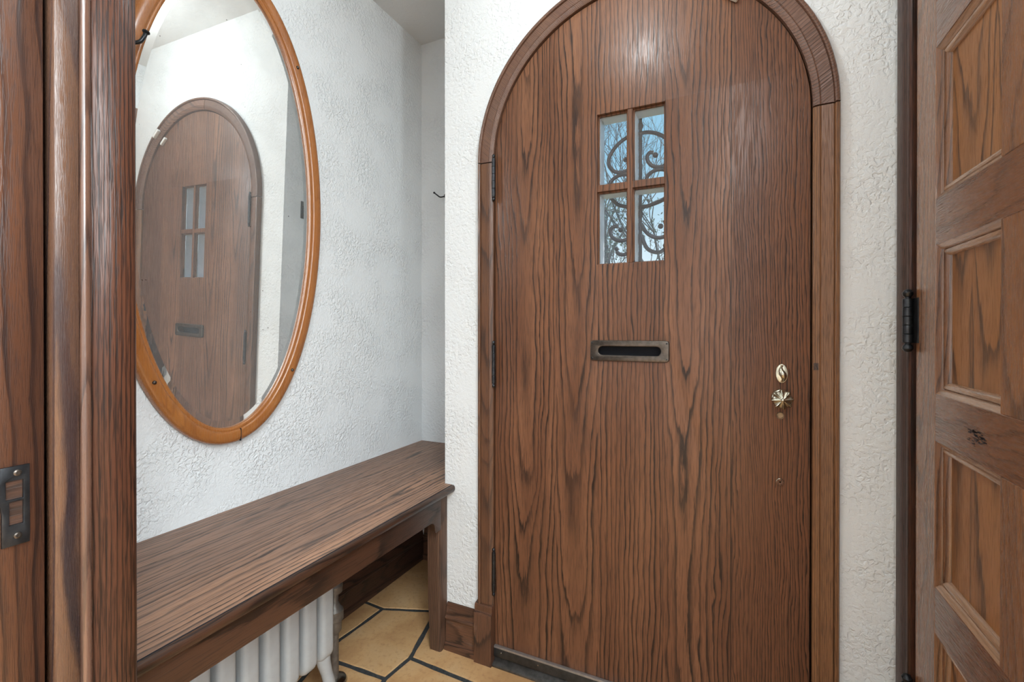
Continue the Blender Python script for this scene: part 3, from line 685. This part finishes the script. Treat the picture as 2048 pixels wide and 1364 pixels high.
for y0, y1 in cols:
    for z0, z1 in rz:
        pn = boxo('panel', XD + 0.0180, XD + 0.030, y0 - 0.004, y1 + 0.004, z0 - 0.004, z1 + 0.004, M['sd_panel'], sd)
        # mitred moulding, one piece per side: two upright, two flat
        c4 = [(y0, z0, 1, 1), (y1, z0, -1, 1), (y1, z1, -1, -1), (y0, z1, 1, -1)]
        for k in range(4):
            bm = bmesh.new(); a, b = c4[k], c4[(k + 1) % 4]
            rgs = [[bm.verts.new((XD + o, c[0] + c[2] * s, c[1] + c[3] * s)) for s, o in MP] for c in (a, b)]
            for q in range(len(MP)): bm.faces.new((rgs[0][q], rgs[0][(q + 1) % len(MP)], rgs[1][(q + 1) % len(MP)], rgs[1][q]))
            bm.faces.new(rgs[0]); bm.faces.new(rgs[1])
            link_mesh('panel_moulding', bm, M['sd_mould'] if k % 2 else M['sd_mould_h_lit'], pn, True, 0.6)
# carved-out knot hole mark on the rail
bm = bmesh.new()
for k in range(44):
    random.seed(k); y = 1.030 + random.uniform(-.034, .026); z = 0.968 + random.uniform(-.017, .017) * (1 - abs(y - 1.033) / .045)
    box(bm, XD - 0.0006, XD + 0.0005, y, y + random.uniform(.004, .011), z, z + random.uniform(.0008, .002))
kn = link_mesh('knot', bm, M['flap'], sd)
kn['label'] = 'small rough dark knot in a rail'
def side_hinge(zc):
    z0, z1 = zc - 0.050, zc + 0.050; r = 0.0098; c = (XD - 0.0110, 1.322, 0); pr2 = []
    for k in range(5):
        a, b = z0 + 0.1 * k / 5, z0 + 0.1 * (k + 1) / 5
        pr2 += [(r * .86, a), (r, a + .001), (r, b - .001), (r * .86, b)]
    end = [(0.0008, -0.021), (0.0065, -0.019), (0.0102, -0.013), (0.0092, -0.007), (0.0055, -0.003), (0.0055, 0.0)]
    bm = bmesh.new(); lathe(bm, [(q, z0 + h) for q, h in end] + pr2 + [(q, z1 - h) for q, h in reversed(end)], c, 'Z', 18)
    h = link_mesh('hinge', bm, M['black_metal'], sd, True, 0.7)
    boxo('hinge_leaf', XD - 0.0022, XD - 0.0002, 1.290, 1.322, z0, z1, M['black_metal'], h)
for zc in (1.170, 0.300, 2.03): side_hinge(zc)
# its casing
sc = thing('trim_4', (0.37, 1.36, 0), 'oak casing with a beaded edge around the side door', 'door casing', kind='structure')
SP = [(0.0, 0.0), (0.0, 0.017), (0.004, 0.021), (0.010, 0.0225), (0.016, 0.021), (0.018, 0.018), (0.021, 0.0185), (0.036, 0.0225), (0.042, 0.024), (0.076, 0.024), (0.076, 0.0)]
def side_leg(y, s):
    bm = bmesh.new(); sweep(bm, [((XR, y, z), (-1, 0, 0), (0, s, 0)) for z in (0.0, 2.236)], SP); link_mesh('casing_leg', bm, M['jamb'], sc, True, 0.5)
side_leg(1.326, 1); side_leg(0.538, -1)
bm = bmesh.new(); sweep(bm, [((XR, y, 2.236), (-1, 0, 0), (0, 0, 1)) for y in (0.462, 1.402)], SP); link_mesh('casing_head', bm, M['sd_rail'], sc, True, 0.5)
for y0, y1 in ((1.310, 1.330), (0.534, 0.552)): boxo('jamb_lining', XR - 0.009, XR + 0.10, y0, y1, 0.0, 2.236, M['jamb'], sc)
boxo('jamb_lining', XR - 0.009, XR + 0.10, 0.534, 1.330, 2.223, 2.236, M['sd_rail'], sc)
boxo('closet_back', XR + 0.09, XR + 0.10, 0.552, 1.310, 0.0, 2.223, M['jamb'], sc)

# ------------------------------------------------------------------ oval mirror
tl, ty = 0.028, -0.0076
nrm = Vector((math.cos(tl) * math.cos(ty), math.sin(ty), -math.sin(tl))).normalized()
uu = Vector((-nrm.y, nrm.x, 0)).normalized(); vv = nrm.cross(uu)   # uu ~ +Y, vv ~ +Z
MO = Vector((-1.387, 0.9, 1.0)) + uu * 0.013 + vv * 0.53
MR = Matrix((uu, vv, nrm)).transposed().to_4x4()
MT = Matrix.Translation(MO) @ MR
mir = thing('oval_mirror', tuple(MO - vv * 0.73), 'tall oval mirror in a honey oak frame hung on the left wall', 'mirror')
EA, EB = 0.286, 0.687
def ell_ring(bm, prof, n=120, a=EA, b=EB, rot=0.0):
    """prof: (outward offset, height) swept round the ellipse"""
    rings = []
    for k in range(n):
        t = 2 * PI * k / n; p = Vector((a * math.cos(t), b * math.sin(t))); q = Vector((b * math.cos(t), a * math.sin(t))).normalized()
        rings.append([bm.verts.new((p.x + q.x * s, p.y + q.y * s, h)) for s, h in prof])
    m = len(prof)
    for i in range(n):
        A_, B_ = rings[i], rings[(i + 1) % n]
        for k in range(m - 1 if prof[0] != prof[-1] else m): bm.faces.new((A_[k], A_[(k + 1) % m], B_[(k + 1) % m], B_[k]))
    return rings
bm = bmesh.new()
FP = [(-0.006, -0.004), (-0.006, 0.005), (-0.003, 0.0085), (0.002, 0.0095), (0.004, 0.0085), (0.006, 0.0125), (0.011, 0.0150), (0.028, 0.0155), (0.036, 0.0135), (0.041, 0.009), (0.043, 0.003), (0.043, -0.010), (0.038, -0.014), (0.0, -0.014)]
R_ = ell_ring(bm, FP, 140)
for i in range(140): bm.faces.new((R_[i][-1], R_[i][0], R_[(i + 1) % 140][0], R_[(i + 1) % 140][-1]))
bmesh.ops.transform(bm, matrix=MT, verts=bm.verts[:])
link_mesh('frame', bm, M['mirror_wood'], mir, True, 0.7)
bm = bmesh.new(); n = 140; w = 0.026
i_ = [bm.verts.new(((EA - w) * math.cos(2 * PI * k / n), (EB - w) * math.sin(2 * PI * k / n), 0.0)) for k in range(n)]
o__ = [bm.verts.new((EA * math.cos(2 * PI * k / n), EB * math.sin(2 * PI * k / n), -0.0014)) for k in range(n)]
bm.faces.new(i_)
for k in range(n): bm.faces.new((i_[k], i_[(k + 1) % n], o__[(k + 1) % n], o__[k]))
bmesh.ops.transform(bm, matrix=MT, verts=bm.verts[:])
link_mesh('mirror_glass', bm, M['mirror'], mir)
bm = bmesh.new(); n = 80
v_ = [bm.verts.new(((EA + .03) * math.cos(2 * PI * k / n), (EB + .03) * math.sin(2 * PI * k / n), -0.0145)) for k in range(n)]; bm.faces.new(v_)
bmesh.ops.transform(bm, matrix=MT, verts=bm.verts[:]); link_mesh('backing', bm, M['bench'], mir)
def on_frame(t, s=0.022): 
    p = Vector((EA * math.cos(t), EB * math.sin(t))); q = Vector((EB * math.cos(t), EA * math.sin(t))).normalized(); return p + q * s
for t in (math.radians(228), math.radians(312), math.radians(48), math.radians(132)):
    p = on_frame(t); bm = bmesh.new(); lathe(bm, [(0.0055, 0.0), (0.0052, 0.002), (0.0036, 0.0042), (0.001, 0.005)], (p.x, p.y, 0.0152), 'Z', 14)
    bmesh.ops.transform(bm, matrix=MT, verts=bm.verts[:]); link_mesh('stud', bm, M['bronze'], mir, True, 0.9)
# small coat hook on the upper left of the frame
bm = bmesh.new(); hb = (-0.2800, 0.3360)
lathe(bm, [(0.010, 0.0), (0.010, 0.003), (0.005, 0.005)], (hb[0], hb[1], 0.0150), 'Z', 14)
P = smooth_pts([(hb[0], hb[1], 0.017), (-0.2765, 0.3310, 0.028), (-0.2660, 0.3360, 0.040), (-0.2595, 0.3500, 0.045), (-0.2560, 0.3610, 0.045)], 4)
tube(bm, P, [0.0045] * len(P), 8)
tube(bm, [(-0.2562, 0.3600, 0.045), (-0.2552, 0.3640, 0.045), (-0.2545, 0.3665, 0.045)], [0.0050, 0.0085, 0.0078], 12)
bmesh.ops.transform(bm, matrix=MT, verts=bm.verts[:]); link_mesh('hook', bm, M['black_metal'], mir, True, 0.9)
# split in the bottom of the frame
p0 = on_frame(math.radians(276), 0.0); bm = bmesh.new(); box(bm, p0.x - 0.0009, p0.x + 0.0009, p0.y - 0.043, p0.y - 0.004, 0.006, 0.0159)
bmesh.ops.transform(bm, matrix=MT, verts=bm.verts[:]); link_mesh('frame_joint', bm, M['flap'], mir)

# ------------------------------------------------------------------ bench
be = thing('bench', (-1.17, 0.95, 0), 'built-in dark oak bench over the white radiator', 'bench')
ZB = 0.589
def bullnose():
    """top slab: flat part up to the groove at x=-0.905, then a rounded nose"""
    bm = bmesh.new(); y0 = YN1 + 0.002
    box(bm, XL + 0.001, XE, y0, YB - 0.001, ZB - 0.024, ZB)          # inside the alcove line
    box(bm, XE, -0.9070, y0, YF - 0.001, ZB - 0.024, ZB)
    return link_mesh('seat_board', bm, M['bench_top'], be)
bullnose()
bm = bmesh.new()
pr_ = [(-0.9040, ZB - 0.026), (-0.9040, ZB - 0.0015), (-0.9030, ZB - 0.0005), (-0.8985, ZB - 0.0008), (-0.8945, ZB - 0.0035), (-0.8920, ZB - 0.0080), (-0.8915, ZB - 0.0130), (-0.8925, ZB - 0.0180), (-0.8955, ZB - 0.0225), (-0.9, ZB - 0.0255)]
ys_ = [(YN1 + 0.002, 0), (YF - 0.008, 0), (YF - 0.001, -0.002)]
rg = [[bm.verts.new((x + d, y, z)) for x, z in pr_] for y, d in ys_]
for a, b in zip(rg, rg[1:]):
    for k in range(len(pr_)): bm.faces.new((a[k], a[(k + 1) % len(pr_)], b[(k + 1) % len(pr_)], b[k]))
bm.faces.new(rg[0]); bm.faces.new(rg[-1])
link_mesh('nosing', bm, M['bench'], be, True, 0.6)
boxo('groove', -0.9069, -0.9041, YN1 + 0.003, YF - 0.003, ZB - 0.02, ZB - 0.0004, M['flap'], be)
# apron with a shaped lower edge
ap = [(YN1 + 0.002, ZB - 0.024), (YN1 + 0.002, 0.486), (1.305, 0.486)] + [(1.305 + 0.022 * math.sin(a), 0.464 + 0.022 * math.cos(a)) for a in [PI / 2 * k / 6 for k in range(1, 7)]] + [(1.329, 0.452), (1.335, 0.444), (1.366, 0.444), (1.366, ZB - 0.024)]
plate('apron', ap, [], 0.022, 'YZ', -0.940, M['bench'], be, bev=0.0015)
# leg, tapering slightly, with a rounded inner corner bead
bm = bmesh.new()
rows = [(0.0, 1.376, 1.4185, -0.972, -0.9275), (0.18, 1.370, 1.4185, -0.976, -0.9275), (ZB - 0.024, 1.362, 1.4185, -0.976, -0.9275)]
rg = [[bm.verts.new(v) for v in ((x1 - .008, y0, z), (x1 - .003, y0 + .0015, z), (x1, y0 + .006, z), (x1, y1, z), (x0, y1, z), (x0, y0, z))] for z, y0, y1, x0, x1 in rows]
for a, b in zip(rg, rg[1:]):
    for k in range(6): bm.faces.new((a[k], a[(k + 1) % 6], b[(k + 1) % 6], b[k]))
bm.faces.new(rg[0]); bm.faces.new(rg[-1]); link_mesh('leg', bm, M['bench_leg'], be, True, 0.7)
boxo('cleat', XL + 0.001, XL + 0.02, YN1 + 0.004, YB - 0.002, ZB - 0.06, ZB - 0.0245, M['bench'], be)
boxo('end_cleat', XL + 0.02, XE - 0.003, YB - 0.022, YB - 0.002, ZB - 0.06, ZB - 0.0245, M['bench'], be)

# ------------------------------------------------------------------ radiator under the bench
rd = thing('radiator', (-1.16, 0.68, 0), 'pale grey cast iron column radiator under the oak bench', 'radiator')
RX0, RX1 = -1.27, -1.05; pitch = 0.0595; NS = 11; Y_END = 0.986
def section(yc, legs):
    z0, z1 = 0.184, 0.495
    if legs: outl = None
    o = rrect(RX0, RX1, z0, z1, 0.030, 5)
    holes = [obround(0, 1, 0, 1)] and [rrect(RX0 + 0.050, RX0 + 0.078, z0 + 0.06, z1 - 0.06, 0.012, 3), rrect(RX1 - 0.078, RX1 - 0.050, z0 + 0.06, z1 - 0.06, 0.012, 3)]
    bm = plate_bm([(a, b) for a, b in o], holes, 0.0465, 'XZ', 0.0140, 4)
    bmesh.ops.translate(bm, verts=bm.verts[:], vec=(0, yc - 0.02325, 0))
    return bm
proto = None
for k in range(NS):
    yc = Y_END - pitch * k
    if k == 0 or proto is None:
        bm = section(0.0, False); proto = link_mesh('section', bm, M['radiator'], None, True, 0.9); s = proto
    else:
        s = proto.copy(); COL.objects.link(s)
    adopt(s, rd); s.location = (0, yc, 0)
for k in (0, NS - 1):
    yc = Y_END - pitch * k
    for x, dx in ((RX1 - 0.028, 0.018), (RX0 + 0.028, -0.018)):
        sg = 1 if k == 0 else -1
        for_ = [(x, yc, 0.255), (x, yc, 0.215), (x + dx * .1, yc + sg * 0.003, 0.178), (x + dx * .3, yc + sg * 0.011, 0.140), (x + dx * .6, yc + sg * 0.018, 0.100), (x + dx * .9, yc + sg * 0.024, 0.055), (x + dx, yc + sg * 0.030, 0.0)]
        bm = bmesh.new(); P = smooth_pts(for_, 4)
        tube(bm, P, [0.0232 - 0.0068 * min(1.0, max(0.0, (i - 4) / 8)) + 0.005 * max(0.0, (i - 20) / 4) for i in range(len(P))], 14)
        link_mesh('foot', bm, M['radiator'], rd, True, 0.9)
for z in (0.225, 0.455):
    bm = bmesh.new(); tube(bm, [((RX0 + RX1) / 2, Y_END + 0.034, z), ((RX0 + RX1) / 2, Y_END - pitch * (NS - 1) - 0.034, z)], 0.022, 14); link_mesh('hub', bm, M['radiator'], rd, True, 0.7)
# supply pipe, valve and floor ring
px_, py_ = -1.165, 1.116
bm = bmesh.new(); tube(bm, [(px_, py_, 0.0), (px_, py_, 0.19)], 0.013, 14); pp = link_mesh('supply_pipe', bm, M['pipe'], rd, True, 0.7)
bm = bmesh.new(); lathe(bm, [(0.016, 0.16), (0.022, 0.17), (0.022, 0.20), (0.028, 0.205), (0.028, 0.235), (0.020, 0.245), (0.012, 0.26), (0.012, 0.29), (0.024, 0.293), (0.026, 0.315), (0.018, 0.325)], (px_, py_, 0), 'Z', 18)
tube(bm, [(px_, py_, 0.222), (px_, Y_END + 0.03, 0.222)], 0.016, 14); link_mesh('valve', bm, M['pipe'], rd, True, 0.6)
bm = bmesh.new(); lathe(bm, [(0.014, 0.014), (0.024, 0.013), (0.036, 0.008), (0.040, 0.0005), (0.013, 0.0005)], (px_, py_, 0), 'Z', 24); link_mesh('floor_ring', bm, M['chrome'], rd, True, 0.6)

# ------------------------------------------------------------------ coat hooks in the alcove
def wire_hook(name, pts, base, axis, sgn):
    bm = bmesh.new(); P = smooth_pts(pts, 5); tube(bm, P, 0.0032, 8); sphere(bm, P[-1], 0.0052, 10)
    h = [(0.011, 0.0005), (0.011, 0.003), (0.006, 0.005)]
    lathe(bm, [(r, sgn * q) for r, q in h], base, axis, 14)
    return link_mesh(name, bm, M['black_metal'], None, True, 0.8)
h1 = wire_hook('coat_hook', [(-1.262, YB - 0.003, 1.808), (-1.266, YB - 0.018, 1.800), (-1.276, YB - 0.032, 1.796), (-1.288, YB - 0.042, 1.806), (-1.300, YB - 0.046, 1.816)], (-1.262, YB, 1.808), 'Y', -1)
tag(h1, 'black coat hook on the narrow back wall of the bench alcove', 'coat hook')
bm = bmesh.new(); box(bm, XE - 0.004, XE - 0.0005, 1.508, 1.528, 1.640, 1.718)
tube(bm, smooth_pts([(XE - 0.003, 1.518, 1.690), (XE - 0.02, 1.518, 1.694), (XE - 0.035, 1.518, 1.684), (XE - 0.045, 1.518, 1.696), (XE - 0.046, 1.518, 1.712)], 4), 0.0035, 8)
tube(bm, smooth_pts([(XE - 0.003, 1.518, 1.665), (XE - 0.02, 1.518, 1.655), (XE - 0.030, 1.518, 1.660), (XE - 0.032, 1.518, 1.672)], 4), 0.0035, 8)
h2 = link_mesh('coat_hook', bm, M['black_metal'], None, True, 0.8)
tag(h2, 'dark coat hook plate on the alcove return wall, seen only in the mirror', 'coat hook')
# ------------------------------------------------------------------ ceiling lamp of the vestibule (above the frame)
lp = thing('ceiling_lamp', (LAMP.x, LAMP.y, ZC), 'small ceiling lamp with a bare bulb above the vestibule, out of view', 'lamp')
bm = bmesh.new(); lathe(bm, [(0.065, ZC - 0.0005), (0.065, ZC - 0.010), (0.045, ZC - 0.025), (0.022, ZC - 0.040), (0.020, ZC - 0.110), (0.016, ZC - 0.115)], (LAMP.x, LAMP.y, 0), 'Z', 28); link_mesh('lamp_base', bm, M['bronze'], lp, True, 0.6)

# ------------------------------------------------------------------ outside: lawn and trees
tag(boxo('lawn', -40, 40, 2.2, 60, -0.6, -0.5, M['lawn']), 'green lawn outside beyond the front door', 'lawn', kind='structure')
def grow(bm, p, d, ln, rad, depth, tips, twig):
    q = p + d * ln; m = (p + q) / 2 + Vector((random.uniform(-1, 1), random.uniform(-1, 1), random.uniform(-1, 1))) * ln * 0.06
    tube(bm, [p, m, q], [rad, rad * .85, rad * .68], 6 if depth > 2 else 4, caps=False)
    if depth == 0 or rad < twig: tips.append(q); return
    for k in range(random.choice((2, 2, 3))):
        a = random.uniform(0, 2 * PI); sp_r = random.uniform(0.25, 0.75)
        s = d.orthogonal().normalized(); s.rotate(Matrix.Rotation(a, 3, d))
        nd = (d + s * sp_r + Vector((0, 0, 0.12))).normalized()
        grow(bm, q, nd, ln * random.uniform(0.68, 0.88), rad * random.uniform(0.55, 0.72), depth - 1, tips, twig)
def tree(name, loc, h, rad, seed, depth, label, leaves=0, lean=(0, 0), size=0.05):
    random.seed(seed); t = thing(name, loc, label, 'tree', 'trees outside the front door')
    base = Vector(loc); d = Vector((lean[0], lean[1], 1)).normalized()
    bm = bmesh.new(); top = base + d * h; tube(bm, [base, base + d * h * .5 + Vector((.05, 0, 0)), top], [rad, rad * .85, rad * .72], 8)
    link_mesh('trunk', bm, M['bark'], t, True)
    bm = bmesh.new(); tips = []
    for k in range(4):
        a = 2 * PI * k / 4 + random.uniform(-.5, .5); nd = Vector((math.cos(a) * .55 + lean[0], math.sin(a) * .55, 1)).normalized()
        grow(bm, base + d * h * random.uniform(0.72, 0.99), nd, h * random.uniform(0.35, 0.5), rad * .55, depth, tips, 0.002)
    link_mesh('branches', bm, M['bark'], t, True)
    if leaves:
        bm = bmesh.new()
        for q in tips:
            for k in range(leaves):
                c = q + Vector((random.gauss(0, .16), random.gauss(0, .16), random.gauss(0, .14))); s = size * random.uniform(.5, 1.2)
                a, b = Vector((random.uniform(-1, 1), random.uniform(-1, 1), random.uniform(-1, 1))).normalized(), None
                b = a.orthogonal().normalized()
                vs = [bm.verts.new(c + a * s), bm.verts.new(c + b * s * .45), bm.verts.new(c - a * s), bm.verts.new(c - b * s * .45)]; bm.faces.new(vs)
        link_mesh('foliage', bm, M['leaf'], t)
    return t
tree('bare_tree', (-1.55, 9.5, -0.5), 2.6, 0.048, 11, 6, 'bare slender tree seen through the upper right pane', lean=(0.10, 0))
tree('bare_tree', (-5.6, 23.0, -0.5), 5.0, 0.14, 23, 6, 'bare tree with fine twigs seen through the left panes')
tree('leafy_tree', (-2.2, 14.0, -0.5), 2.2, 0.09, 5, 5, 'leafy tree low behind the lower panes', leaves=3, size=0.065)
tree('leafy_tree', (-4.3, 17.0, -0.5), 2.4, 0.10, 8, 5, 'darker leafy tree at the left of the lower panes', leaves=3, size=0.075)
